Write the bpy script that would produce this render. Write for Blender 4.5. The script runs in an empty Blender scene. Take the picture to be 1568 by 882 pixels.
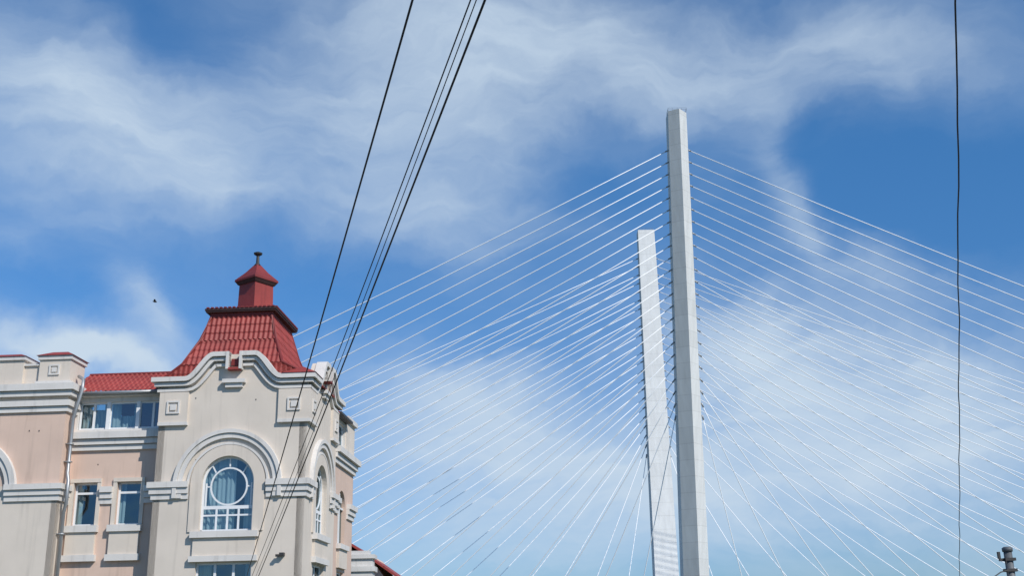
import bpy, math, random
from mathutils import Vector, Matrix, geometry
random.seed(4)
sc=bpy.context.scene
W0,H0=1568.0,882.0
F=1699.0; TH=math.radians(17.7); RO=math.radians(1.2)
CAM=Vector((0,0,1.6))
S,C=math.sin(TH),math.cos(TH)
# ---------------------------------------------------------------- survey helpers
def ray(x,y):
    a=(x-784)/F; b=(441-y)/F
    cx=a*math.cos(RO)+b*math.sin(RO); cy=-a*math.sin(RO)+b*math.cos(RO)
    return Vector((cx, C-cy*S, S+cy*C))
def atD(x,y,D):
    r=ray(x,y); return CAM+r*(D/r.y)
# ---------------------------------------------------------------- camera
cam=bpy.data.cameras.new("camera"); co=bpy.data.objects.new("camera",cam); sc.collection.objects.link(co)
cam.sensor_width=36; cam.lens=36*F/W0; cam.clip_end=20000; cam.clip_start=0.1
r0=Vector((1,0,0)); u0=Vector((0,-S,C)); f0=Vector((0,C,S))
rt=r0*math.cos(RO)-u0*math.sin(RO); up=r0*math.sin(RO)+u0*math.cos(RO)
M=Matrix((( rt.x,up.x,-f0.x,CAM.x),(rt.y,up.y,-f0.y,CAM.y),(rt.z,up.z,-f0.z,CAM.z),(0,0,0,1)))
co.matrix_world=M
sc.camera=co
sc.view_settings.view_transform='Standard'; sc.view_settings.look='None'; sc.view_settings.exposure=0

# ---------------------------------------------------------------- materials
def nodes(mat):
    mat.use_nodes=True; nt=mat.node_tree; return nt,nt.nodes,nt.links,nt.nodes["Principled BSDF"]
def stucco(name,col,var=0.12,streak=0.25,rough=.9,bump=.15,metal=0):
    m=bpy.data.materials.new(name); nt,N,L,P=nodes(m)
    tc=N.new("ShaderNodeTexCoord")
    n1=N.new("ShaderNodeTexNoise"); n1.inputs["Scale"].default_value=.9; n1.inputs["Detail"].default_value=6
    L.new(tc.outputs["Object"],n1.inputs["Vector"])
    mp=N.new("ShaderNodeMapping"); mp.inputs["Scale"].default_value=(5,5,.35); L.new(tc.outputs["Object"],mp.inputs["Vector"])
    n2=N.new("ShaderNodeTexNoise"); n2.inputs["Scale"].default_value=1; n2.inputs["Detail"].default_value=5; L.new(mp.outputs[0],n2.inputs["Vector"])
    r=N.new("ShaderNodeMapRange"); r.inputs[1].default_value=.3; r.inputs[2].default_value=.7; r.inputs[3].default_value=1-var; r.inputs[4].default_value=1+var*.6
    L.new(n1.outputs["Fac"],r.inputs[0])
    r2=N.new("ShaderNodeMapRange"); r2.inputs[1].default_value=.56; r2.inputs[2].default_value=.75; r2.inputs[3].default_value=1; r2.inputs[4].default_value=1-streak
    L.new(n2.outputs["Fac"],r2.inputs[0])
    mu=N.new("ShaderNodeMath"); mu.operation='MULTIPLY'; L.new(r.outputs[0],mu.inputs[0]); L.new(r2.outputs[0],mu.inputs[1])
    vm=N.new("ShaderNodeVectorMath"); vm.operation='SCALE'; vm.inputs[0].default_value=col; L.new(mu.outputs[0],vm.inputs["Scale"])
    L.new(vm.outputs[0],P.inputs["Base Color"]); P.inputs["Roughness"].default_value=rough; P.inputs["Metallic"].default_value=metal
    n3=N.new("ShaderNodeTexNoise"); n3.inputs["Scale"].default_value=30; n3.inputs["Detail"].default_value=4; L.new(tc.outputs["Object"],n3.inputs["Vector"])
    b=N.new("ShaderNodeBump"); b.inputs["Strength"].default_value=bump; b.inputs["Distance"].default_value=.02
    L.new(n3.outputs["Fac"],b.inputs["Height"]); L.new(b.outputs[0],P.inputs["Normal"])
    return m
CREAM=stucco("cream_stucco",(.64,.565,.485),.07,.16)
PINK=stucco("pink_stucco",(.63,.465,.375),.07,.16)
TRIM=stucco("trim_plaster",(.64,.61,.575),.07,.22)
RED=stucco("red_metal_tile",(.30,.045,.036),.25,.3,.6,.05)
DRED=stucco("dark_red_sheet",(.20,.025,.022),.2,.3,.6,.05)
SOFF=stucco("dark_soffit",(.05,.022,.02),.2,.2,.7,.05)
PVC=stucco("white_pvc",(.74,.75,.76),.04,.05,.4,.02)
GALV=stucco("galvanised_metal",(.35,.36,.37),.15,.2,.45,.05,.5)
POLE=stucco("weathered_pole_paint",(.12,.13,.14),.3,.3,.6,.1,.2)
DARKM=stucco("dark_metal",(.035,.033,.032),.2,.1,.55,.05)
BLACK=stucco("black_rubber",(.012,.012,.014),.1,0,.6,0)
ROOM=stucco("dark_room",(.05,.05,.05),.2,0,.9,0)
CURT=stucco("curtain",(.78,.80,.80),.1,.3,.9,.1)
STEELW=stucco("white_stay_sheath",(.90,.91,.92),.03,0,.4,0)
ASPH=stucco("asphalt",(.05,.05,.052),.2,.1,.9,.2)
GRND=stucco("ground_soil",(.10,.11,.06),.3,.2,.95,.3)
STONE=stucco("white_stone",(.6,.58,.55),.15,.2)
def glassmat():
    m=bpy.data.materials.new("window_glass"); m.use_nodes=True; nt=m.node_tree; N,L=nt.nodes,nt.links; N.clear()
    o=N.new("ShaderNodeOutputMaterial"); mx=N.new("ShaderNodeMixShader"); t=N.new("ShaderNodeBsdfTransparent"); g=N.new("ShaderNodeBsdfGlossy")
    t.inputs[0].default_value=(.52,.64,.67,1); g.inputs["Roughness"].default_value=.03; g.inputs[0].default_value=(.6,.72,.8,1)
    tc=N.new("ShaderNodeTexCoord"); n=N.new("ShaderNodeTexNoise"); n.inputs["Scale"].default_value=.9; L.new(tc.outputs["Object"],n.inputs["Vector"])
    b=N.new("ShaderNodeBump"); b.inputs["Strength"].default_value=.25; b.inputs["Distance"].default_value=.1; L.new(n.outputs["Fac"],b.inputs["Height"]); L.new(b.outputs[0],g.inputs["Normal"])
    mx.inputs[0].default_value=.22; L.new(t.outputs[0],mx.inputs[1]); L.new(g.outputs[0],mx.inputs[2]); L.new(mx.outputs[0],o.inputs[0]); return m
GLASS=glassmat()
def concrete():
    m=bpy.data.materials.new("pylon_concrete"); nt,N,L,P=nodes(m)
    tc=N.new("ShaderNodeTexCoord"); sp=N.new("ShaderNodeSeparateXYZ"); L.new(tc.outputs["Object"],sp.inputs[0])
    # casting lifts every 4.5 m
    d=N.new("ShaderNodeMath"); d.operation='DIVIDE'; d.inputs[1].default_value=4.5; L.new(sp.outputs["Z"],d.inputs[0])
    fl=N.new("ShaderNodeMath"); fl.operation='FLOOR'; L.new(d.outputs[0],fl.inputs[0])
    wn=N.new("ShaderNodeTexWhiteNoise"); wn.noise_dimensions='1D'; L.new(fl.outputs[0],wn.inputs["W"])
    r=N.new("ShaderNodeMapRange"); r.inputs[3].default_value=.95; r.inputs[4].default_value=1.02; L.new(wn.outputs["Value"],r.inputs[0])
    fr=N.new("ShaderNodeMath"); fr.operation='FRACT'; L.new(d.outputs[0],fr.inputs[0])
    ls=N.new("ShaderNodeMath"); ls.operation='LESS_THAN'; ls.inputs[1].default_value=.035; L.new(fr.outputs[0],ls.inputs[0])
    r3=N.new("ShaderNodeMapRange"); r3.inputs[3].default_value=1; r3.inputs[4].default_value=.84; L.new(ls.outputs[0],r3.inputs[0])
    mp=N.new("ShaderNodeMapping"); mp.inputs["Scale"].default_value=(.9,.9,.05); L.new(tc.outputs["Object"],mp.inputs[0])
    n=N.new("ShaderNodeTexNoise"); n.inputs["Scale"].default_value=1; n.inputs["Detail"].default_value=6; L.new(mp.outputs[0],n.inputs["Vector"])
    r2=N.new("ShaderNodeMapRange"); r2.inputs[1].default_value=.3; r2.inputs[2].default_value=.75; r2.inputs[3].default_value=1.03; r2.inputs[4].default_value=.88; L.new(n.outputs["Fac"],r2.inputs[0])
    a=N.new("ShaderNodeMath"); a.operation='MULTIPLY'; L.new(r.outputs[0],a.inputs[0]); L.new(r2.outputs[0],a.inputs[1])
    a2=N.new("ShaderNodeMath"); a2.operation='MULTIPLY'; L.new(a.outputs[0],a2.inputs[0]); L.new(r3.outputs[0],a2.inputs[1])
    vm=N.new("ShaderNodeVectorMath"); vm.operation='SCALE'; vm.inputs[0].default_value=(.64,.65,.64); L.new(a2.outputs[0],vm.inputs["Scale"])
    L.new(vm.outputs[0],P.inputs["Base Color"]); P.inputs["Roughness"].default_value=.85
    return m
CONC=concrete()

# ---------------------------------------------------------------- mesh helpers
def empty(name,loc=(0,0,0)):
    e=bpy.data.objects.new(name,None); e.location=loc; sc.collection.objects.link(e); return e
class MB:
    def __init__(s): s.v=[]; s.f=[]
    def add(s,vs,fs):
        o=len(s.v); s.v+= [tuple(p) for p in vs]; s.f+=[tuple(i+o for i in f) for f in fs]
    def obj(s,name,mat,parent=None,smooth=False):
        me=bpy.data.meshes.new(name); me.from_pydata(s.v,[],s.f); me.materials.append(mat)
        import bmesh
        bm=bmesh.new(); bm.from_mesh(me); bmesh.ops.recalc_face_normals(bm,faces=bm.faces); bm.to_mesh(me); bm.free()
        if smooth:
            for p in me.polygons: p.use_smooth=True
        ob=bpy.data.objects.new(name,me); sc.collection.objects.link(ob)
        if parent: ob.parent=parent
        return ob
BOXF=[(0,1,2,3),(7,6,5,4),(0,4,5,1),(1,5,6,2),(2,6,7,3),(3,7,4,0)]
class Frame:   # a along wall, z up, o outward
    def __init__(s,org,e,n): s.o=Vector(org); s.e=Vector(e); s.n=Vector(n)
    def p(s,a,z,o=0): q=s.o+s.e*a+s.n*o; return Vector((q.x,q.y,q.z+z))
def box(mb,fr,a0,a1,z0,z1,o0,o1):
    mb.add([fr.p(a0,z0,o0),fr.p(a1,z0,o0),fr.p(a1,z1,o0),fr.p(a0,z1,o0),fr.p(a0,z0,o1),fr.p(a1,z0,o1),fr.p(a1,z1,o1),fr.p(a0,z1,o1)],BOXF)
def wall(mb,fr,outer,holes,o0,o1):
    loops=[outer]+holes
    tri=geometry.tessellate_polygon([[Vector((a,z,0)) for a,z in l] for l in loops])
    flat=[q for l in loops for q in l]
    mb.add([fr.p(a,z,o1) for a,z in flat],[tuple(t) for t in tri])
    for l in loops:
        n=len(l); mb.add([fr.p(a,z,o1) for a,z in l]+[fr.p(a,z,o0) for a,z in l],[(i,(i+1)%n,n+(i+1)%n,n+i) for i in range(n)])
def ribbon(mb,fr,path,n0,n1,o0,o1):
    """extruded band following a path in the wall plane between normal offsets n0..n1"""
    P=[Vector((a,z)) for a,z in path]; A=[];B=[]
    for i,p in enumerate(P):
        d=Vector((0,0))
        if i>0: d+=(p-P[i-1]).normalized()
        if i<len(P)-1: d+=(P[i+1]-p).normalized()
        d.normalize(); n=Vector((-d.y,d.x))
        k=1.0
        if 0<i<len(P)-1:
            c=max(.5,((P[i+1]-p).normalized().dot(d))); k=1/c
        A.append(p+n*n0*k); B.append(p+n*n1*k)
    vs=[];fs=[]
    for a,b in zip(A,B): vs+=[fr.p(a.x,a.y,o0),fr.p(b.x,b.y,o0),fr.p(b.x,b.y,o1),fr.p(a.x,a.y,o1)]
    for i in range(len(P)-1):
        q=4*i
        for j in range(4): fs.append((q+j,q+(j+1)%4,q+4+(j+1)%4,q+4+j))
    fs.append((0,1,2,3)); q=4*(len(P)-1); fs.append((q+3,q+2,q+1,q)); mb.add(vs,fs)
def arc(ca,cz,r,t0,t1,n):
    return [(ca+r*math.cos(t0+(t1-t0)*i/n),cz+r*math.sin(t0+(t1-t0)*i/n)) for i in range(n+1)]
def tube(mb,pts,r,seg=8,taper=None):
    pts=[Vector(p) for p in pts]; vs=[];fs=[]
    for i,p in enumerate(pts):
        d=(pts[min(i+1,len(pts)-1)]-pts[max(i-1,0)]).normalized()
        ref=Vector((0,0,1)) if abs(d.z)<.9 else Vector((1,0,0))
        a=d.cross(ref).normalized(); b=d.cross(a)
        rr=r if taper is None else taper[i]
        for k in range(seg):
            t=2*math.pi*k/seg; vs.append(p+(a*math.cos(t)+b*math.sin(t))*rr)
    for i in range(len(pts)-1):
        for k in range(seg):
            fs.append((i*seg+k,i*seg+(k+1)%seg,(i+1)*seg+(k+1)%seg,(i+1)*seg+k))
    fs.append(tuple(range(seg))); fs.append(tuple(reversed(range((len(pts)-1)*seg,len(pts)*seg)))); mb.add(vs,fs)
def tileface(mb,q,pitch=.19,row=.35,amp=.022):
    """q: bottom-left,bottom-right,top-right,top-left of a roof slope; pressed metal-tile relief"""
    q=[Vector(p) for p in q]
    n=(q[1]-q[0]).cross(q[3]-q[0]).normalized(); 
    e=(q[1]-q[0]).normalized(); w=max((q[1]-q[0]).length,(q[2]-q[3]).length); h=((q[3]+q[2])/2-(q[0]+q[1])/2).length
    nu=max(2,int(w/(pitch/6))); nv=max(2,int(h/(row/6))); vs=[];fs=[]
    g=n.cross(e)
    for j in range(nv+1):
        for i in range(nu+1):
            s=i/nu;t=j/nv
            p=(q[0]*(1-s)+q[1]*s)*(1-t)+(q[3]*(1-s)+q[2]*s)*t
            a=(p-q[0]).dot(e); b=abs((p-q[0]).dot(g))
            d=amp*math.cos(2*math.pi*a/pitch)+amp*1.6*(1-((b/row)%1))
            vs.append(p+n*d)
    for j in range(nv):
        for i in range(nu): o=j*(nu+1)+i; fs.append((o,o+1,o+nu+2,o+nu+1))
    mb.add(vs,fs)

# ---------------------------------------------------------------- ground & road
gr=MB(); gr.add([(-6000,-6000,0),(6000,-6000,0),(6000,6000,0),(-6000,6000,0)],[(0,1,2,3)]); gr.obj("ground",GRND)
rd=MB(); rd.add([(-60,4,.004),(60,4,.004),(60,16,.004),(-60,16,.004)],[(0,1,2,3)]); rd.obj("road",ASPH)
fw=Frame((0,0,0),(1,0,0),(0,-1,0)); pv=MB(); box(pv,fw,-60,60,0,.14,-16,-20); pv.obj("pavement",STONE)

# ---------------------------------------------------------------- apartment building
PSI=math.radians(3.0)
O=atD(467,740,40); O.z=0
e1=Vector((math.cos(PSI),-math.sin(PSI),0)); e2=Vector((math.sin(PSI),math.cos(PSI),0))
bld=empty("apartment_building")
FR=Frame(O,e1,-e2)
def fr_(x,y,v=0):
    r=ray(x,y); t=(O+e2*v-CAM).dot(e2)/r.dot(e2); p=CAM+r*t; return (p-O).dot(e1),p.z
def sd_(x,y,u=0):
    r=ray(x,y); t=(O+e1*u-CAM).dot(e1)/r.dot(e1); p=CAM+r*t; return (p-O).dot(e2),p.z
def U(x,y,v=0): return fr_(x,y,v)[0]
def Z(x,y,v=0): return fr_(x,y,v)[1]
cream=MB(); pink=MB(); trim=MB(); red=MB(); dred=MB(); soff=MB(); pvc=MB(); glass=MB(); room=MB(); curt=MB(); galv=MB(); dark=MB()
SD=Frame(O,e2,e1)      # right side wall frame: a = depth, o = outward right
uL=U(236,740); BD=sd_(514,700)[0]       # block left edge, block depth
uc=U(349,740)
zb0,zb1=Z(350,764),Z(350,736)           # belt
zsh=Z(350,579)                           # shoulder top
ztop=Z(350,543)
RW=.96; zc=Z(349,740)+.02
zsill=Z(349,814)
def archhole(ca,z0,zc,r,n=20): return [(ca-r,z0),(ca+r,z0)]+arc(ca,zc,r,0,math.pi,n)
def window_rect(fr,a0,a1,z0,z1,o,nm=1,trans=None,cur=True):
    t=.07
    box(pvc,fr,a0,a1,z0,z0+t,o-.06,o); box(pvc,fr,a0,a1,z1-t,z1,o-.06,o)
    box(pvc,fr,a0,a0+t,z0+t,z1-t,o-.058,o-.002); box(pvc,fr,a1-t,a1,z0+t,z1-t,o-.058,o-.002)
    for i in range(1,nm+1):
        m=a0+(a1-a0)*i/(nm+1); box(pvc,fr,m-.045,m+.045,z0+t,z1-t,o-.058,o-.004)
    if trans: 
        zt=z0+(z1-z0)*trans; box(pvc,fr,a0+t,a1-t,zt-.04,zt+.04,o-.057,o-.006)
    glass.add([fr.p(a0,z0,o-.03),fr.p(a1,z0,o-.03),fr.p(a1,z1,o-.03),fr.p(a0,z1,o-.03)],[(0,1,2,3)])
    if cur:
        w=(a1-a0); k=random.uniform(.2,.35)
        for (c0,c1) in ((a0,a0+w*k),(a1-w*k*.6,a1)):
            drape(fr,c0,c1,z0,z1,o-.22)
def drape(fr,c0,c1,z0,z1,o):
    n=max(6,int((c1-c0)/.03)); vs=[];fs=[]
    for i in range(n+1):
        a=c0+(c1-c0)*i/n; d=.03*math.sin(a*38)+.02*math.sin(a*17)
        vs+=[fr.p(a,z0,o+d),fr.p(a,z1,o+d)]
    for i in range(n): fs.append((2*i,2*i+2,2*i+3,2*i+1))
    curt.add(vs,fs)
# gable outline
def gable(a0,a1):
    m=(a0+a1)/2; h=ztop-zsh
    s=(a1-a0)/6.0
    L=[(a0,zsh),(a0+1.05*s,zsh)]
    x0=a0+1.05*s; x1=a0+2.15*s
    for i in range(1,13):
        t=i/12; yy=(t*t*(3-2*t))
        L.append((x0+(x1-x0)*t, zsh+h*yy))
    R=[(2*m-a,z) for a,z in reversed(L)]
    return L,R
Lp,Rp=gable(uL,0)
hole1=archhole(uc,zsill,zc,RW)
zl1=Z(340,862); hole2=[(uc-1.0,1.2),(uc+1.0,1.2),(uc+1.0,zl1),(uc-1.0,zl1)]
outer=[(uL,0),(0,0)]+list(reversed(Rp))+list(reversed(Lp))
wall(cream,FR,outer,[hole1,hole2],-.28,0)
wall(cream,Frame(FR.p(uL,0,0),e2,-e1),[(0.0,0),(BD,0),(BD,zsh),(0.0,zsh)],[],-.25,0)
sgL,sgR=gable(0,BD)
sc1=BD*.5
sh1=archhole(sc1,zsill,zc,.9); sh2=[(sc1-.9,1.2),(sc1+.9,1.2),(sc1+.9,zl1),(sc1-.9,zl1)]
wall(cream,SD,[(0,0),(BD,0)]+list(reversed(sgR))+list(reversed(sgL)),[sh1,sh2],-.28,.002)
def arched_window(fr,ca,r):
    o=-.14
    ribbon(pvc,fr,[(ca+r,zsill)]+arc(ca,zc,r,0,math.pi,24)+[(ca-r,zsill)],0,.08,o-.06,o)
    ribbon(pvc,fr,arc(ca,zc-.12,r*.72,-math.pi,math.pi,32),-.0,.06,o-.058,o-.002)
    box(pvc,fr,ca-r,ca+r,zsill,zsill+.08,o-.06,o)
    zt=zc-.12-r*.72
    box(pvc,fr,ca-r+.05,ca+r-.05,zt-.12,zt,o-.057,o-.004)
    for k in (-.42,0,.42): box(pvc,fr,ca+k*r*1.0-.035,ca+k*r+.035,zsill+.08,zt-.12,o-.056,o-.006)
    zm=(zsill+zt)/2+.12
    box(pvc,fr,ca-r+.05,ca+r-.05,zm-.03,zm+.03,o-.055,o-.008)
    for k in (-1,1):
        box(pvc,fr,ca+k*(r*.86)-.03,ca+k*(r*.86)+.03,zt,zc,o-.055,o-.009)
        a=ca+k*(r*.86); box(pvc,fr,min(a,ca+k*r*.7),max(a,ca+k*r*.7),zc-.15,zc-.1,o-.054,o-.01)
    for k in range(1,4):
        t=math.pi*k/4; p0=(ca+r*.74*math.cos(t),zc-.12+r*.74*math.sin(t)); p1=(ca+r*.97*math.cos(t),zc+r*.97*math.sin(t))
        ribbon(pvc,fr,[p0,p1],-.025,.025,o-.053,o-.012)
    g=archhole(ca,zsill,zc,r); glass.add([fr.p(a,z,o-.03) for a,z in g],[tuple(range(len(g)))])
    drape(fr,ca-r,ca+r*.2,zsill,zc+r,o-.25); drape(fr,ca+r*.55,ca+r,zsill,zc+r*.9,o-.25)
def arch_mould(fr,ca,r):
    for (a,b,oo) in ((r+.88,r+1.02,.17),(r+.70,r+.87,.11),(r+.46,r+.54,.06)):
        pth=arc(ca,zc-.05,a,0,math.pi,30)
        ribbon(trim,fr,[(ca+a,zb0+.05)]+pth+[(ca-a,zb0+.05)],-(b-a),0,-.02,oo)
    ribbon(cream,fr,[(ca+r+.40,zsill)]+arc(ca,zc,r+.40,0,math.pi,30)+[(ca-r-.40,zsill)],0,.40,-.02,.05)
arched_window(FR,uc,RW); arched_window(SD,sc1,.9)
arch_mould(FR,uc,RW); arch_mould(SD,sc1,.9)
window_rect(FR,uc-1.0,uc+1.0,1.2,zl1,-.14,2); window_rect(SD,sc1-.9,sc1+.9,1.2,zl1,-.14,1)
for fr,ca,w in ((FR,uc,1.12),(SD,sc1,1.05)):
    box(trim,fr,ca-w-.1,ca+w+.1,zsill-.22,zsill,-.1,.2)
    box(cream,fr,ca-w,ca+w,zsill-.85,zsill-.22,-.02,.10)
    box(trim,fr,ca-w-.1,ca+w+.1,zsill-1.05,zsill-.85,-.02,.17)
def belt(fr,a0,a1,zlo,zhi,base=0,extra0=False,extra1=False):
    h=(zhi-zlo)/3
    for i,o in enumerate((.07,.13,.2)):
        b0=a0-(o if extra0 else 0); b1=a1+(o if extra1 else 0)
        z0=zlo+h*i; box(trim,fr,b0,b1,z0+ (.02 if i==0 else 0),z0+h*.96,-.05+base-.001*i,base+o)
belt(FR,uL,uc-RW-.46,zb0,zb1,0,True,False)
belt(FR,uc+RW+.46,0,zb0,zb1,0,False,True)
belt(SD,.0,sc1-.9-.46,zb0-.003,zb1-.003,0); belt(SD,sc1+.9+.46,BD,zb0-.003,zb1-.003,0,False,True)
LS=Frame(FR.p(uL,0,0),e2,-e1)
belt(LS,0,1.0,zb0-.004,zb1-.004)
def cornice(fr,L,R,gap,ex0,ex1):
    m=(L[0][0]+R[-1][0])/2
    for i,(n0,n1,o) in enumerate(((-.12,.05,.30),(-.28,-.15,.2),(-.48,-.37,.11))):
        l=[(L[0][0]-(o if ex0 else 0),L[0][1])]+L[1:]+[(m-gap,ztop)]
        r=[(m+gap,ztop)]+R[:-1]+[(R[-1][0]+(o if ex1 else 0),R[-1][1])]
        ribbon(trim,fr,l,n0,n1,-.1-.002*i,o); ribbon(trim,fr,r,n0,n1,-.1-.002*i,o)
        for sgn in (-1,1):       # dropped ends of the broken pediment
            a=m+sgn*gap; 
            box(trim,fr,a-(.10 if sgn<0 else 0),a+(.10 if sgn>0 else 0),ztop-.62+.05*i,ztop+.04-.02*i,-.09,o+.015)
cornice(FR,Lp,Rp,.2,True,True); cornice(SD,sgL,sgR,.2,False,True)
for i,(n0,n1,o) in enumerate(((-.12,.05,.30),(-.28,-.15,.2),(-.48,-.37,.11))):
    box(trim,LS,0,1.5,zsh+n0,zsh+n1,-.05,o-.003)
for fr,m in ((FR,uL/2),(SD,BD/2)):
    box(dred,fr,m-.15,m+.15,ztop-.45,ztop-.2,0,.1)
    box(red,fr,m-.24,m+.24,ztop-.64,ztop-.56,0,.3)
    box(trim,fr,m-.42,m+.42,ztop-1.12,ztop-.98,-.02,.22)
    box(trim,fr,m-.32,m+.32,ztop-1.28,ztop-1.12,-.02,.14)
def pyr(a0,a1,v0,v1,z0,z1):
    red.add([FR.p(a0,z0,-v0),FR.p(a1,z0,-v0),FR.p(a1,z0,-v1),FR.p(a0,z0,-v1),FR.p((a0+a1)/2,z1,-(v0+v1)/2)],[(0,1,4),(1,2,4),(2,3,4),(3,0,4),(0,1,2,3)])
pyr(-.95,.33,-.33,.95,zsh+.06,zsh+.42)
zp0=Z(350,650); zp1=zsh-.5
def rosette(fr,a,z,s,b=0):
    for (r0_,r1_,o) in ((s,s-.06,.05),(s*.45,0,.05)):
        if r1_>0:
            box(trim,fr,a-r0_,a+r0_,z+r1_,z+r0_,b-.02,b+o); box(trim,fr,a-r0_,a+r0_,z-r0_,z-r1_,b-.02,b+o)
            box(trim,fr,a-r0_,a-r1_,z-r1_,z+r1_,b-.02,b+o); box(trim,fr,a+r1_,a+r0_,z-r1_,z+r1_,b-.02,b+o)
        else: box(trim,fr,a-r0_,a+r0_,z-r0_,z+r0_,b-.02,b+o)
pw=1.08
for fr,a0,a1 in ((FR,uL,uL+pw),(FR,-pw,.1),(SD,.0,pw),(SD,BD-pw,BD)):
    box(cream,fr,a0,a1,zp0+.1,zp1,-.05,.1 if fr is FR else .098)
    box(trim,fr,a0-.0,a1+.02,zp0,zp0+.12,-.05,.14 if fr is FR else .138)
    m=(a0+a1)/2; rosette(fr,m,(zp0+zp1)/2+.05,.24,.1)
# ---- main roof (flared mansard)
rc_v=BD/2
vt=rc_v-1.55
zE=Z(370,482,vt)
z1=Z(370,520,vt-.3); z2=Z(370,556,vt-.8); z3=zsh-.1
ucR=(U(325,478,vt)+U(415,478,vt))/2
lev=[(zE,1.16,1.5,ucR),(z1,1.46,1.8,ucR),(z2,1.9,2.3,ucR-.02),(z3,2.93,BD/2-.08,uL/2)]
def corners(l):
    z,hu,hv,cu=l
    return [FR.p(cu-hu,z,-(rc_v-hv)),FR.p(cu+hu,z,-(rc_v-hv)),FR.p(cu+hu,z,-(rc_v+hv)),FR.p(cu-hu,z,-(rc_v+hv))]
for a,b in zip(lev[1:],lev[:-1]):
    A=corners(a);B=corners(b)
    for k in range(4):
        tileface(red,[A[k],A[(k+1)%4],B[(k+1)%4],B[k]])
for k in range(4): tube(dred,[corners(l)[k]+Vector((0,0,.03)) for l in lev],.06,6)
def rslab(mb,l,ex,z0,z1):
    z,hu,hv,cu=l; box(mb,FR,cu-hu-ex,cu+hu+ex,z0,z1,-(rc_v-hv-ex),-(rc_v+hv+ex))
rslab(dred,lev[0],.05,zE-.02,zE+.1)
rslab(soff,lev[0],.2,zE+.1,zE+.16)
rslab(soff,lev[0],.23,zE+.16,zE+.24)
z,hu,hv,cu=lev[0]
for i in range(16):
    a=cu-hu-.2+(2*hu+.4)*(i+.5)/16; box(dred,FR,a-.05,a+.05,zE+.24,zE+.29,-(rc_v-hv-.26),-(rc_v-hv))
for i in range(20):
    v=rc_v-hv-.2+(2*hv+.4)*(i+.5)/20; box(dred,FR,cu+hu,cu+hu+.26,zE+.24,zE+.29,-(v-.05),-(v+.05))
def cone(mb,cu,cv,zs,rs,n,rot):
    vs=[];fs=[]
    for z_,r_ in zip(zs,rs):
        for k in range(n):
            t=rot+2*math.pi*k/n; vs.append(FR.p(cu+r_*math.cos(t),z_,-(cv+r_*math.sin(t))))
    for j in range(len(zs)-1):
        for k in range(n): fs.append((j*n+k,j*n+(k+1)%n,(j+1)*n+(k+1)%n,(j+1)*n+k))
    fs.append(tuple(range(n))); fs.append(tuple(range((len(zs)-1)*n,len(zs)*n))); mb.add(vs,fs)
A=[FR.p(cu-hu-.2,zE+.24,-(rc_v-hv-.2)),FR.p(cu+hu+.2,zE+.24,-(rc_v-hv-.2)),FR.p(cu+hu+.2,zE+.24,-(rc_v+hv+.2)),FR.p(cu-hu-.2,zE+.24,-(rc_v+hv+.2)),FR.p(cu,zE+.75,-rc_v)]
red.add(A,[(0,1,4),(1,2,4),(2,3,4),(3,0,4)])
cuv=rc_v-.2
zq=lambda x,y: Z(x,y,cuv)
ccu=U(392,450,cuv)
cone(red,ccu,cuv,[zE+.25,zq(392,432)],[.70,.66],4,math.radians(12))
rot=math.radians(12)
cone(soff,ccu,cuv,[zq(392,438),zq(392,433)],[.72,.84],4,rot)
cone(dred,ccu,cuv,[zq(392,433),zq(392,430),zq(392,418),zq(392,406)],[.86,.86,.45,.13],4,rot)
cone(dark,ccu,cuv,[zq(392,407),zq(392,403),zq(392,391)],[.14,.07,.06],10,0)
cone(dark,ccu,cuv,[zq(392,392),zq(392,390),zq(392,388),zq(392,386)],[.07,.16,.18,.05],12,0)
# ---- left wing (recessed .8 m)
V=.8
WF=Frame(FR.p(0,0,-V),e1,-e2)
uT=U(90,740,0)                 # tower right edge
za0,za1=Z(180,657,V),Z(180,615,V)    # attic windows
zc0,zc1=Z(170,690,V),Z(170,662,V)
w1=(U(112,770,V),U(148,770,V),Z(130,806,V),Z(130,740,V)); w2=(U(178,770,V),U(215,770,V),Z(197,804,V),Z(197,738,V))
w2=(w2[0],w2[1],w1[2],w1[3])
rows=[0,-3.9]
holes=[]
for d in rows:
    for w in (w1,w2):
        if w[2]+d>.5: holes.append([(w[0],w[2]+d),(w[1],w[2]+d),(w[1],w[3]+d),(w[0],w[3]+d)])
wall(pink,WF,[(uT-.5,0),(uL+.2,0),(uL+.2,zc0),(uT-.5,zc0)],holes,-.25,0)
for d in rows:
    for w in (w1,w2):
        if w[2]+d<=.5: continue
        window_rect(WF,w[0],w[1],w[2]+d,w[3]+d,-.14,0,.76)
        mz=w[2]+d
        box(trim,WF,w[0]-.2,w[1]+.16,mz-.24,mz,-.1,.2)
        box(cream,WF,w[0]-.12,w[1]+.08,mz-1.05,mz-.24,-.02,.12)
        box(trim,WF,w[0]-.2,w[1]+.16,mz-1.28,mz-1.05,-.02,.18)
        for a in (w[0]-.14,w[1]): box(cream,WF,a,a+.14,mz,w[3]+d,-.02,.07)
        box(cream,WF,w[0]-.14,w[1]+.14,w[3]+d,w[3]+d+.14,-.02,.09)
bz1=w1[3]-.12; bz0=bz1-.8
for a0,a1 in ((uT-.3,w1[0]-.14),(w1[1]+.14,w2[0]-.14),(w2[1]+.14,uL+.1)):
    belt(WF,a0,a1,bz0+.1,bz1-.05)
for i,(f0_,f1_,o) in enumerate(((0,.3,.10),(.3,.62,.18),(.62,1,.28))):
    h=zc1-zc0; box(trim,WF,uT-.3,uL+.2,zc0+h*f0_,zc0+h*f1_-.02,-.1,o)
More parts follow.
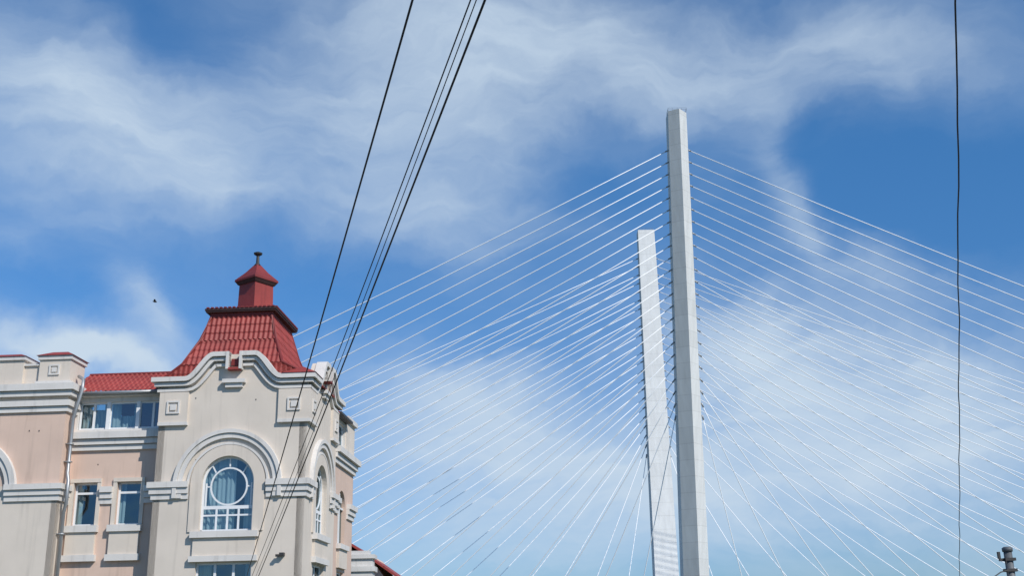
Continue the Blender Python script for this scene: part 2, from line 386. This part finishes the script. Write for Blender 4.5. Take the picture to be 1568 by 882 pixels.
wall(trim,WF,[(uT-.3,zc1-.02),(uL+.3,zc1-.02),(uL+.3,za1+.18),(uT-.3,za1+.18)],[[(uT+.1,za0),(uL-.02,za0),(uL-.02,za1),(uT+.1,za1)]],-.2,-.02)
n_att=3; span=(uL-.02)-(uT+.1)
for i in range(n_att):
    a0=uT+.1+span*i/n_att; a1=uT+.1+span*(i+1)/n_att
    window_rect(WF,a0+.02,a1-.02,za0,za1,-.12,1 if i!=1 else 0,None,i!=2)
    box(pvc,WF,a1-.07,a1+.07,za0,za1,-.16,-.05)
    if i<2: drape(WF,a0+.1,a1-.25,za0,za0+(za1-za0)*(.55 if i else .8),-.5)
ze=za1+.18
box(trim,WF,uT-.3,uL+.2,ze,ze+.12,-.2,.22)
zr=Z(190,574,V+1.6)
tileface(red,[WF.p(uT-.3,ze+.14,.3),WF.p(uL+.3,ze+.14,.3),WF.p(uL+.3,zr,-1.6),WF.p(uT-.3,zr,-1.6)])
tube(dred,[WF.p(uT-.3,zr,-1.6),WF.p(uL+.6,zr,-1.6)],.08,8)
tube(galv,[WF.p(uT-.1,ze+.1,.3),WF.p(uL,ze+.1,.3)],.07,8)
red.add([WF.p(uT-.3,zr,-1.6),WF.p(uL+.6,zr,-1.6),WF.p(uL+.6,ze,-6),WF.p(uT-.3,ze,-6)],[(0,1,2,3)])
# ---- left tower block
uTL=uT-7.0
tz0,tz1=Z(50,632),Z(50,590)
tb0,tb1=Z(50,768),Z(50,742)
ta=U(-52,740)
tz=zc
wall(pink,FR,[(uTL,tb1-.05),(uT,tb1-.05),(uT,tz0+.1),(uTL,tz0+.1)],[archhole(ta,tb1,tz,.9)],-.25,-.004)
hol=[(ta-.9,zsill),(ta+.9,zsill),(ta+.9,tb1-.06),(ta-.9,tb1-.06)]
wall(cream,FR,[(uTL,0),(uT,0),(uT,tb1-.05),(uTL,tb1-.05)],[hol],-.25,0)
TS=Frame(FR.p(uT,0,0),e2,e1)
wall(cream,TS,[(0,0),(2,0),(2,tb1),(0,tb1)],[],-.2,0); wall(pink,TS,[(0,tb1),(2,tb1),(2,tz0+.1),(0,tz0+.1)],[],-.2,-.002)
arched_window(FR,ta,.9); 
for (a,b,oo) in ((.9+.82,.9+1.02,.17),(.9+.62,.9+.82,.11)):
    ribbon(trim,FR,arc(ta,tz-.05,a,0,math.pi,30),-(b-a),0,-.02,oo)
h=(tb1-tb0)/3
for i,o in enumerate((.07,.13,.2)):
    box(trim,FR,ta+.9+.62,uT+o,tb0+h*i,tb0+h*(i+.97),-1.0,o)
h=(tz1-tz0)
for i,(f0_,f1_,o) in enumerate(((0,.2,.08),(.2,.42,.16),(.55,.75,.22),(.75,1,.32))):
    box(trim,FR,uTL,uT+o,tz0+h*f0_,tz0+h*f1_-.015,-2-.01*i,o)
box(cream,FR,uTL,uT+.03,tz0+h*.42,tz0+h*.55,-2,.03)
pa0,pa1=U(61,565),U(111,565); pzt=Z(85,545)
box(cream,FR,pa0,uT-.0,tz1-.02,pzt,-1.2,.04); box(trim,FR,pa0-.08,uT+.08,tz1-.02,tz1+.12,-1.3,.12)
box(trim,FR,pa0-.06,uT+.06,pzt-.16,pzt,-1.26,.1); rosette(FR,(pa0+uT)/2,(tz1+pzt)/2,.2,.04)
vs=[FR.p(pa0-.12,pzt,.16),FR.p(uT+.12,pzt,.16),FR.p(uT+.12,pzt,-1.32),FR.p(pa0-.12,pzt,-1.32),FR.p(pa0+.3,pzt+.22,-.3),FR.p(uT-.3,pzt+.22,-.3),FR.p(uT-.3,pzt+.22,-.9),FR.p(pa0+.3,pzt+.22,-.9)]
red.add(vs,BOXF)
pb=U(36,565); pz2=Z(20,547)
box(cream,FR,uTL,pb,tz1-.02,pz2,-1,.02); box(trim,FR,uTL,pb+.08,pz2-.14,pz2,-1.05,.1)
vs=[FR.p(uTL,pz2,.14),FR.p(pb+.12,pz2,.14),FR.p(pb+.12,pz2,-1.2),FR.p(uTL,pz2,-1.2),FR.p(uTL,pz2+.18,-.3),FR.p(pb-.3,pz2+.18,-.3),FR.p(pb-.3,pz2+.18,-.9),FR.p(uTL,pz2+.18,-.9)]
red.add(vs,BOXF)
box(cream,FR,pb,pa0,tz1-.02,Z(50,560),-.9,-.1); box(trim,FR,pb,pa0,Z(50,560),Z(50,557),-.95,-.02)
zt=tz1-.1
pp=[FR.p(uT+.12,zt+.5,-.5),FR.p(uT+.45,zt+.3,-.2),FR.p(uT+.48,zt-.1,-.1),FR.p(uT+.2,tz0-.2,-.2),FR.p(uT+.16,tz0-.6,-.28),FR.p(uT+.16,tb1+.4,-.28),FR.p(uT+.3,tb1+.1,-.1),FR.p(uT+.3,tb0-.1,-.1),FR.p(uT+.16,tb0-.4,-.28),FR.p(uT+.16,.3,-.28)]
tube(galv,pp,.065,10)
for zz in (tz0-1.2,tb1+.8,tb0-1.2,tb0-3): box(galv,FR,uT+.0,uT+.26,zz,zz+.05,-.36,-.2)
# ---- rear wing on the right side
rv1=sd_(544,740)[0]
RW_=Frame(O+e1*(-.1),e2,e1)
m=(BD+rv1)/2
wall(pink,RW_,[(BD-.2,0),(rv1,0),(rv1,zc0),(BD-.2,zc0)],[archhole(m-.2,zsill,zc-.2,.7),[(m-.9,1.2),(m+.5,1.2),(m+.5,zl1),(m-.9,zl1)]],-.25,0)
glass.add([RW_.p(a,z,-.15) for a,z in archhole(m-.2,zsill,zc-.2,.7)],[tuple(range(23))])
window_rect(RW_,m-.9,m+.5,1.2,zl1,-.14,1)
box(pvc,RW_,m-.24,m-.16,zsill,zc+.4,-.16,-.08); box(pvc,RW_,m-.9,m+.5,zc-.25,zc-.17,-.158,-.082)
for i,(f0_,f1_,o) in enumerate(((0,.3,.10),(.3,.62,.18),(.62,1,.3))):
    h=zc1-zc0; box(trim,RW_,BD,rv1+o,zc0+h*f0_,zc0+h*f1_-.02,-2,o)
belt(RW_,m+.8,rv1,zb0,zb1,0,False,True); belt(RW_,BD,m-1.1,zb0,zb1,0)
box(trim,RW_,m-1.1,m+.7,zsill-.2,zsill,-.1,.2); box(cream,RW_,m-1.0,m+.6,zsill-.95,zsill-.2,-.1,.12)
box(cream,RW_,rv1-1.8,rv1,zc1-.02,ze+.1,-1.3,.02); box(trim,RW_,rv1-1.9,rv1+.1,ze+.1,ze+.3,-1.4,.14)
wall(trim,RW_,[(BD-.2,zc1-.02),(rv1-1.8,zc1-.02),(rv1-1.8,za1+.18),(BD-.2,za1+.18)],[[(BD+.1,za0),(rv1-1.9,za0),(rv1-1.9,za1),(BD+.1,za1)]],-.2,-.03)
window_rect(RW_,BD+.1,rv1-1.9,za0,za1,-.13,2)
tileface(red,[RW_.p(rv1-1.8,ze+.02,.25),RW_.p(BD-.3,ze+.02,.25),RW_.p(BD-.3,zr,-1.6),RW_.p(rv1-1.8,zr,-1.6)])
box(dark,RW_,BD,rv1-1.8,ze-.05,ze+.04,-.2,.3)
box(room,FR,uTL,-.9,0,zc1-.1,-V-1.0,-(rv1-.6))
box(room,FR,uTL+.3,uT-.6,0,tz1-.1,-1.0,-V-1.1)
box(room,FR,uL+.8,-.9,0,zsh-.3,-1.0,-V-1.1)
box(cream,FR,uTL,-.4,0,zc1-.05,-(rv1-.5),-(rv1-.01))
box(cream,FR,uTL,uTL+.3,0,tz0,-.3,-rv1+.5)
box(dred,FR,uTL,-.5,zc1,zc1+.1,-V-1.2,-(rv1-.7))
la,lz=fr_(432,850); box(dark,FR,la-.06,la+.10,lz-.05,lz+.06,0,.2); box(dark,FR,la-.18,la-.06,lz-.08,lz+.0,.10,.24)
for (x,y) in ((300,610),(392,612),(300,705),(150,712),(60,660),(45,660)):
    a,z=fr_(x,y); box(dark,FR,a-.015,a+.015,z-.025,z+.025,-.01,.012)
for n_,mb,mt,sm in (("walls_cream",cream,CREAM,0),("walls_pink",pink,PINK,0),("mouldings",trim,TRIM,0),("tiled_roof",red,RED,0),("roof_trim",dred,DRED,0),("soffits",soff,SOFF,0),
    ("window_frames",pvc,PVC,0),("window_panes",glass,GLASS,0),("interior",room,ROOM,0),("curtains",curt,CURT,1),("drainpipe",galv,GALV,1),("metal_fittings",dark,DARKM,0)):
    mb.obj(n_,mt,bld,bool(sm))

# ---------------------------------------------------------------- cable-stayed bridge
br=empty("cable_stayed_bridge")
def leg_axis(xt,yt,Dt,xb,yb,Db):
    return atD(xt,yt,Dt),atD(xb,yb,Db)
nt_,nb_=leg_axis(1036,174,298,1065,880,323)
ft_,fb_=leg_axis(988,356,399,1019,880,376)
def on(a,b,z): t=(z-b.z)/(a.z-b.z); return b+(a-b)*t
def leg(name,a,b,w_top,w_bot,d_top,d_bot,outer,ridge):
    mb=MB(); zt_=a.z; n=34; sect=[]
    for i in range(n+1):
        z=zt_*i/n; c=on(a,b,z); t=i/n; w=w_bot+(w_top-w_bot)*t; d=d_bot+(d_top-d_bot)*t
        x0,x1=-w/2,w/2; rx=x0+w*ridge
        s=outer
        pts=[(x0,s*-d*.5),(x1,s*-d*.5),(x1,s*d*.10),(rx,s*d*.5+s*w*.12),(x0,s*d*.5-s*w*.16)] 
        sect.append([(c.x+px,c.y-py,z) for px,py in pts])
    vs=[p for q in sect for p in q]; k=5; fs=[]
    for i in range(n):
        for j in range(k): fs.append((i*k+j,i*k+(j+1)%k,(i+1)*k+(j+1)%k,(i+1)*k+j))
    fs.append(tuple(range(k))); fs.append(tuple(range(n*k,n*k+k))); mb.add(vs,fs)
    mb.obj(name,CONC,br)
leg("pylon_leg_near",nt_,nb_,5.6,7.8,5.6,8,1,.55)
leg("pylon_leg_far",ft_,fb_,6.2,8.0,6,8.5,-1,.5)
rl=MB()
for a in (nt_,ft_):
    P=[a+Vector((sx*2.7,sy*1.8,0)) for sx,sy in ((-1,-1),(1,-1),(1,1),(-1,1))]
    for h in (.6,1.1): tube(rl,[p+Vector((0,0,h)) for p in P+[P[0]]],.035,4)
    for k in range(4):
        for j in range(4):
            p=P[k].lerp(P[(k+1)%4],j/4); tube(rl,[p,p+Vector((0,0,1.1))],.035,4)
rl.obj("top_railing",GALV,br)
cab=MB(); anc=MB()
ZD=10.0; NC=23
def stays(a,b,ztopa,zbota,yd,sL,sR,hw):
    for i in range(NC):
        f=i/(NC-1); z=ztopa+(zbota-ztopa)*f
        c=on(a,b,z); hh=hw+.9*f
        for sg,sm in ((-1,sL),(1,sR)):
            s=sm*(1-f)+16*f
            p0=c+Vector((sg*hh,0,0)); p1=Vector((c.x+sg*s,yd,ZD))
            pts=[]
            for k in range(9):
                t=k/8; q=p0.lerp(p1,t); q.z-= 4*t*(1-t)*(s*.012); pts.append(q)
            tube(cab,pts,.125,6)
            d=(p1-p0).normalized(); tube(anc,[p0-d*.5,p0+d*.9],.24,8)
            tube(anc,[pts[-1]+Vector((0,0,0)),pts[-1]+d*.5],.3,8)
stays(nt_,nb_,139,62,331,300,328,3.0)
stays(ft_,fb_,139,62,368,300,328,3.2)
cab.obj("stay_cables",STEELW,br,True); anc.obj("stay_anchorages",GALV,br,True)
dk=MB(); D0=Frame((50,349,0),(1,0,0),(0,-1,0))
box(dk,D0,-360,400,ZD-3,ZD-.6,-14,14); box(dk,D0,-360,400,ZD-.6,ZD,-19,19)
for a in range(-350,400,50):
    if abs(a)>30 : box(dk,D0,a-1.5,a+1.5,0,ZD-3,-10,-7); box(dk,D0,a-1.5,a+1.5,0,ZD-3,7,10)
dk.obj("bridge_deck",CONC,br)
gd=MB()
for o in (-18.6,18.6): 
    box(gd,D0,-360,400,ZD+1.0,ZD+1.1,o-.05,o+.05)
    for a in range(-360,400,4): box(gd,D0,a,a+.1,ZD,ZD+1.0,o-.04,o+.04)
gd.obj("deck_railing",GALV,br)

# ---------------------------------------------------------------- overhead wires
def catenary(p0,p1,sag,n=40,wob=0):
    out=[]
    for k in range(n+1):
        t=k/n; q=p0.lerp(p1,t); q.z-=4*sag*t*(1-t); 
        if wob: q.x+=wob*(math.sin(t*41)+.6*math.sin(t*97+1))
        out.append(q)
    return out
def wire(p0,p1,r,sag,wob=0):
    w=MB(); tube(w,catenary(p0,p1,sag,48,wob),r,8); return w.obj("overhead_wire",BLACK,None,True)
def ext(p0,p1,t): return p0+(p1-p0)*t
def wpx(a,b,Da,Db,r,sag,wob=0):
    p0=atD(*a,Da); p1=atD(*b,Db); wire(ext(p0,p1,-.12),ext(p0,p1,1.03),r,sag,wob)
wpx((630,0),(378,882),9,37,.0115,.10)
wpx((718,0),(386,882),9.5,37,.008,.12)
wpx((726,0),(392,882),9.5,37,.006,.16)
wpx((740,0),(396,882),9,37,.0125,.11)
wpx((1464,0),(1469,882),9,36,.009,.1,.009)

# ---------------------------------------------------------------- metal post bottom right
post=empty("metal_pole")
pb_=MB(); D=24
pc=atD(1545,860,D); ptop=atD(1545,838,D).z
tube(pb_,[(pc.x,pc.y,0),(pc.x,pc.y,ptop-.10)],.085,14)
tube(pb_,[(pc.x,pc.y,ptop-.10),(pc.x,pc.y,ptop-.03),(pc.x,pc.y,ptop)],.1,14,[.105,.11,.07])
pb_.obj("post",POLE,post,True)
pd=MB(); PF=Frame((pc.x,pc.y,0),(1,0,0),(0,-1,0))
for zz in (.26,.48): box(pd,PF,-.11,.11,ptop-zz-.03,ptop-zz+.03,-.11,.11)
box(pd,PF,-.2,-.1,ptop-.29,ptop-.24,-.03,.03); box(pd,PF,-.22,-.17,ptop-.24,ptop-.10,-.03,.03)
tube(pd,[(pc.x-.08,pc.y-.1,ptop-.48),(pc.x-.25,pc.y-.1,ptop-.52),(pc.x-.42,pc.y-.12,ptop-.62),(pc.x-.7,pc.y-.12,ptop-.9)],.012,8)
pd.obj("clamps",DARKM,post)

# ---------------------------------------------------------------- small red-roofed house behind
hs=empty("red_roof_house"); D=62
a=atD(552,842,D); hx=a.x; 
HF=Frame((hx,D,0),(1,0,0),(0,-1,0))
hw_=MB(); hr=MB()
apex=atD(556,842,D+2); rgt=atD(604,884,D+2)
wall(hw_,HF,[(-4.5,0),(5,0),(5,1.0),(rgt.x-hx-.2,rgt.z-.3),(.3,apex.z-.3),(-4.5,apex.z-1.5)],[],-8,0)
hr.add([(apex.x-.3,D-.5,apex.z),(rgt.x+3,D-.5,rgt.z-2.0),(rgt.x+3,D+8,rgt.z-2.0),(apex.x-.3,D+8,apex.z),(apex.x-.3,D-.5,apex.z+.14),(rgt.x+3,D-.5,rgt.z-1.86),(rgt.x+3,D+8,rgt.z-1.86),(apex.x-.3,D+8,apex.z+.14)],BOXF)
hr.add([(apex.x-.3,D-.5,apex.z),(apex.x-6,D-.5,apex.z-3.5),(apex.x-6,D+8,apex.z-3.5),(apex.x-.3,D+8,apex.z),(apex.x-.3,D-.5,apex.z+.14),(apex.x-6,D-.5,apex.z-3.36),(apex.x-6,D+8,apex.z-3.36),(apex.x-.3,D+8,apex.z+.14)],BOXF)
hw_.obj("walls",PINK,hs); hr.obj("roof",RED,hs)
ch=MB(); c0=atD(552,848,D-3); CF=Frame((c0.x,D-3,0),(1,0,0),(0,-1,0))
box(ch,CF,-.7,.7,0,c0.z-.95,-.5,.5); box(ch,CF,-.82,.82,c0.z-.95,c0.z-.7,-.6,.6); box(ch,CF,-.68,.68,c0.z-.7,c0.z-.3,-.45,.45); box(ch,CF,-.8,.8,c0.z-.3,c0.z-.1,-.57,.57); box(ch,CF,-.5,.5,c0.z-.1,c0.z+.1,-.4,.4)
ch.obj("stone_chimney",STONE,hs)

# ---------------------------------------------------------------- bird
bd=empty("flying_bird"); bb=MB(); bp=atD(237,462,55)
tube(bb,[bp+Vector((-.12,0,.03)),bp+Vector((-.06,0,.02)),bp,bp+Vector((.07,0,-.02)),bp+Vector((.12,0,-.03))],.03,8,[.008,.035,.045,.03,.01])
bb.obj("body",BLACK,bd,True)
wb=MB(); wb.add([bp+Vector((-.05,0,.02)),bp+Vector((.05,0,0)),bp+Vector((.06,-.1,.1)),bp+Vector((0,-.2,.08)),bp+Vector((.06,.1,.1)),bp+Vector((0,.2,.08))],[(0,1,2,3),(0,1,4,5)])
wb.obj("wings",BLACK,bd)

# ---------------------------------------------------------------- sun & sky
AZ=math.radians(137); EL=math.radians(40)
sd=Vector((math.sin(AZ)*math.cos(EL),math.cos(AZ)*math.cos(EL),math.sin(EL)))
sl=bpy.data.lights.new("sun",'SUN'); sl.energy=4.2; sl.angle=math.radians(.5); sl.color=(1,.95,.88)
so=bpy.data.objects.new("sun",sl); so.rotation_euler=(-sd).to_track_quat('-Z','Y').to_euler(); so.location=(30,-30,60); sc.collection.objects.link(so)
w=bpy.data.worlds.new("World"); sc.world=w; w.use_nodes=True; nt=w.node_tree; N,L=nt.nodes,nt.links; N.clear()
out=N.new("ShaderNodeOutputWorld"); bg=N.new("ShaderNodeBackground"); bg.inputs[1].default_value=.1; L.new(bg.outputs[0],out.inputs[0])
sky=N.new("ShaderNodeTexSky"); sky.sky_type='NISHITA'; sky.sun_disc=False; sky.sun_elevation=EL; sky.sun_rotation=AZ; sky.air_density=1; sky.dust_density=.3; sky.ozone_density=3
tc=N.new("ShaderNodeTexCoord"); sp=N.new("ShaderNodeSeparateXYZ"); L.new(tc.outputs["Generated"],sp.inputs[0])
def mth(op,a,b=None,c=None):
    n=N.new("ShaderNodeMath"); n.operation=op
    for i,v in enumerate((a,b,c)):
        if v is None: continue
        if isinstance(v,(int,float)): n.inputs[i].default_value=v
        else: L.new(v,n.inputs[i])
    return n.outputs[0]
az=mth('ARCTAN2',sp.outputs[0],sp.outputs[1]); el=mth('ARCSINE',sp.outputs[2])
tr=N.new("ShaderNodeMapRange"); tr.inputs[1].default_value=.05; tr.inputs[2].default_value=.42; L.new(el,tr.inputs[0])
tm=N.new("ShaderNodeMix"); tm.data_type='RGBA'; L.new(tr.outputs[0],tm.inputs[0]); tm.inputs[6].default_value=(.40,.66,1.0,1); tm.inputs[7].default_value=(.48,1.0,1.36,1)
tint=N.new("ShaderNodeVectorMath"); tint.operation='MULTIPLY'; L.new(tm.outputs[2],tint.inputs[1]); L.new(sky.outputs[0],tint.inputs[0])
cb=N.new("ShaderNodeCombineXYZ"); L.new(az,cb.inputs[0]); L.new(el,cb.inputs[1])
# domain warp
nw=N.new("ShaderNodeTexNoise"); nw.inputs["Scale"].default_value=6; nw.inputs["Detail"].default_value=6; nw.inputs["Roughness"].default_value=.55; L.new(tc.outputs["Generated"],nw.inputs["Vector"])
v1=N.new("ShaderNodeVectorMath"); v1.operation='SUBTRACT'; v1.inputs[1].default_value=(.5,.5,.5); L.new(nw.outputs["Color"],v1.inputs[0])
v2=N.new("ShaderNodeVectorMath"); v2.operation='SCALE'; v2.inputs["Scale"].default_value=.14; L.new(v1.outputs[0],v2.inputs[0])
v3=N.new("ShaderNodeVectorMath"); v3.operation='MULTIPLY'; v3.inputs[1].default_value=(1,1,0); L.new(v2.outputs[0],v3.inputs[0])
v4=N.new("ShaderNodeVectorMath"); v4.operation='ADD'; L.new(cb.outputs[0],v4.inputs[0]); L.new(v3.outputs[0],v4.inputs[1])
blobs=[ # x,y,rx,ry,rot(deg, ccw up),weight
(110,190,250,120,-15,.52),(290,260,160,80,-20,.32),(40,120,120,60,-10,.12),
(560,150,260,100,0,.34),(820,80,230,100,-8,.40),(650,30,250,60,0,.22),(1000,110,130,70,-20,.30),
(1400,70,160,60,-10,.34),(1180,110,140,60,-10,.28),(1250,20,150,40,0,.20),
(640,320,220,50,-5,.32),(760,220,150,70,-20,.28),(600,240,160,60,-30,.16),
(250,480,90,32,-35,.55),(70,530,130,34,-6,.85),(200,555,120,25,-5,.60),(30,385,90,30,-10,.25),
(1210,300,36,110,12,.42),(1330,430,150,45,-25,.36),(1130,520,90,50,-30,.50),(1290,600,260,80,-15,.42),
(1450,720,300,120,-5,.42),(1150,750,220,120,0,.36),(720,620,240,60,-20,.44),(640,700,200,80,0,.40),(860,800,300,110,0,.48),(1400,540,120,40,-15,.30),
(1240,200,60,50,0,-.15),(910,270,100,50,-5,-.22),(1450,320,170,70,-10,-.40),(450,430,160,60,-10,-.18),(120,420,130,40,0,-.22),(420,350,120,40,-10,-.1),(1500,200,90,40,0,-.1),(260,25,110,35,-20,-.18),
]
acc=None
for (x,y,rx,ry,ro,wt) in blobs:
    d=ray(x,y).normalized(); a_=math.atan2(d.x,d.y); e_=math.asin(d.z)
    mp=N.new("ShaderNodeMapping"); mp.vector_type='TEXTURE'
    mp.inputs["Location"].default_value=(a_,e_,0); mp.inputs["Rotation"].default_value=(0,0,math.radians(ro)); mp.inputs["Scale"].default_value=(rx/F,ry/F,1)
    L.new(v4.outputs[0],mp.inputs[0])
    dt=N.new("ShaderNodeVectorMath"); dt.operation='DOT_PRODUCT'; L.new(mp.outputs[0],dt.inputs[0]); L.new(mp.outputs[0],dt.inputs[1])
    ex=mth('EXPONENT',mth('MULTIPLY',dt.outputs["Value"],-.8))
    acc=mth('MULTIPLY_ADD',ex,wt,acc if acc is not None else 0.0)
# wispy fbm, plus finer wind-drawn streaks
def noise(rot,scl,s,det,rough,dist=0):
    mp=N.new("ShaderNodeMapping"); mp.inputs["Rotation"].default_value=(0,0,math.radians(rot)); mp.inputs["Scale"].default_value=scl; L.new(v4.outputs[0],mp.inputs[0])
    n=N.new("ShaderNodeTexNoise"); n.inputs["Scale"].default_value=s; n.inputs["Detail"].default_value=det; n.inputs["Roughness"].default_value=rough; n.inputs["Distortion"].default_value=dist; L.new(mp.outputs[0],n.inputs["Vector"])
    return mth('SUBTRACT',n.outputs["Fac"],.5)
a1=noise(20,(1,2.3,1),5.5,8,.5,.2); a2=noise(32,(1,4.0,1),12,6,.55,.2); a3=noise(-22,(1,4,1),12,6,.55,.2)
ns=mth('ADD',mth('MULTIPLY',a1,1.15),mth('ADD',mth('MULTIPLY',a2,.6),mth('MULTIPLY',a3,.4)))
base=mth('ADD',acc,.08)
dens=mth('ADD',base,mth('MULTIPLY',ns,mth('ADD',mth('MULTIPLY',mth('MINIMUM',mth('MAXIMUM',acc,0.0),1.0),.8),.24)))
mr=N.new("ShaderNodeMapRange"); mr.interpolation_type='SMOOTHSTEP'; mr.inputs[1].default_value=-.12; mr.inputs[2].default_value=1.15; L.new(dens,mr.inputs[0])
mx=N.new("ShaderNodeMix"); mx.data_type='RGBA'; L.new(mr.outputs[0],mx.inputs[0]); L.new(tint.outputs[0],mx.inputs[6]); mx.inputs[7].default_value=(5.7,6.9,8.2,1)
L.new(mx.outputs[2],bg.inputs[0])
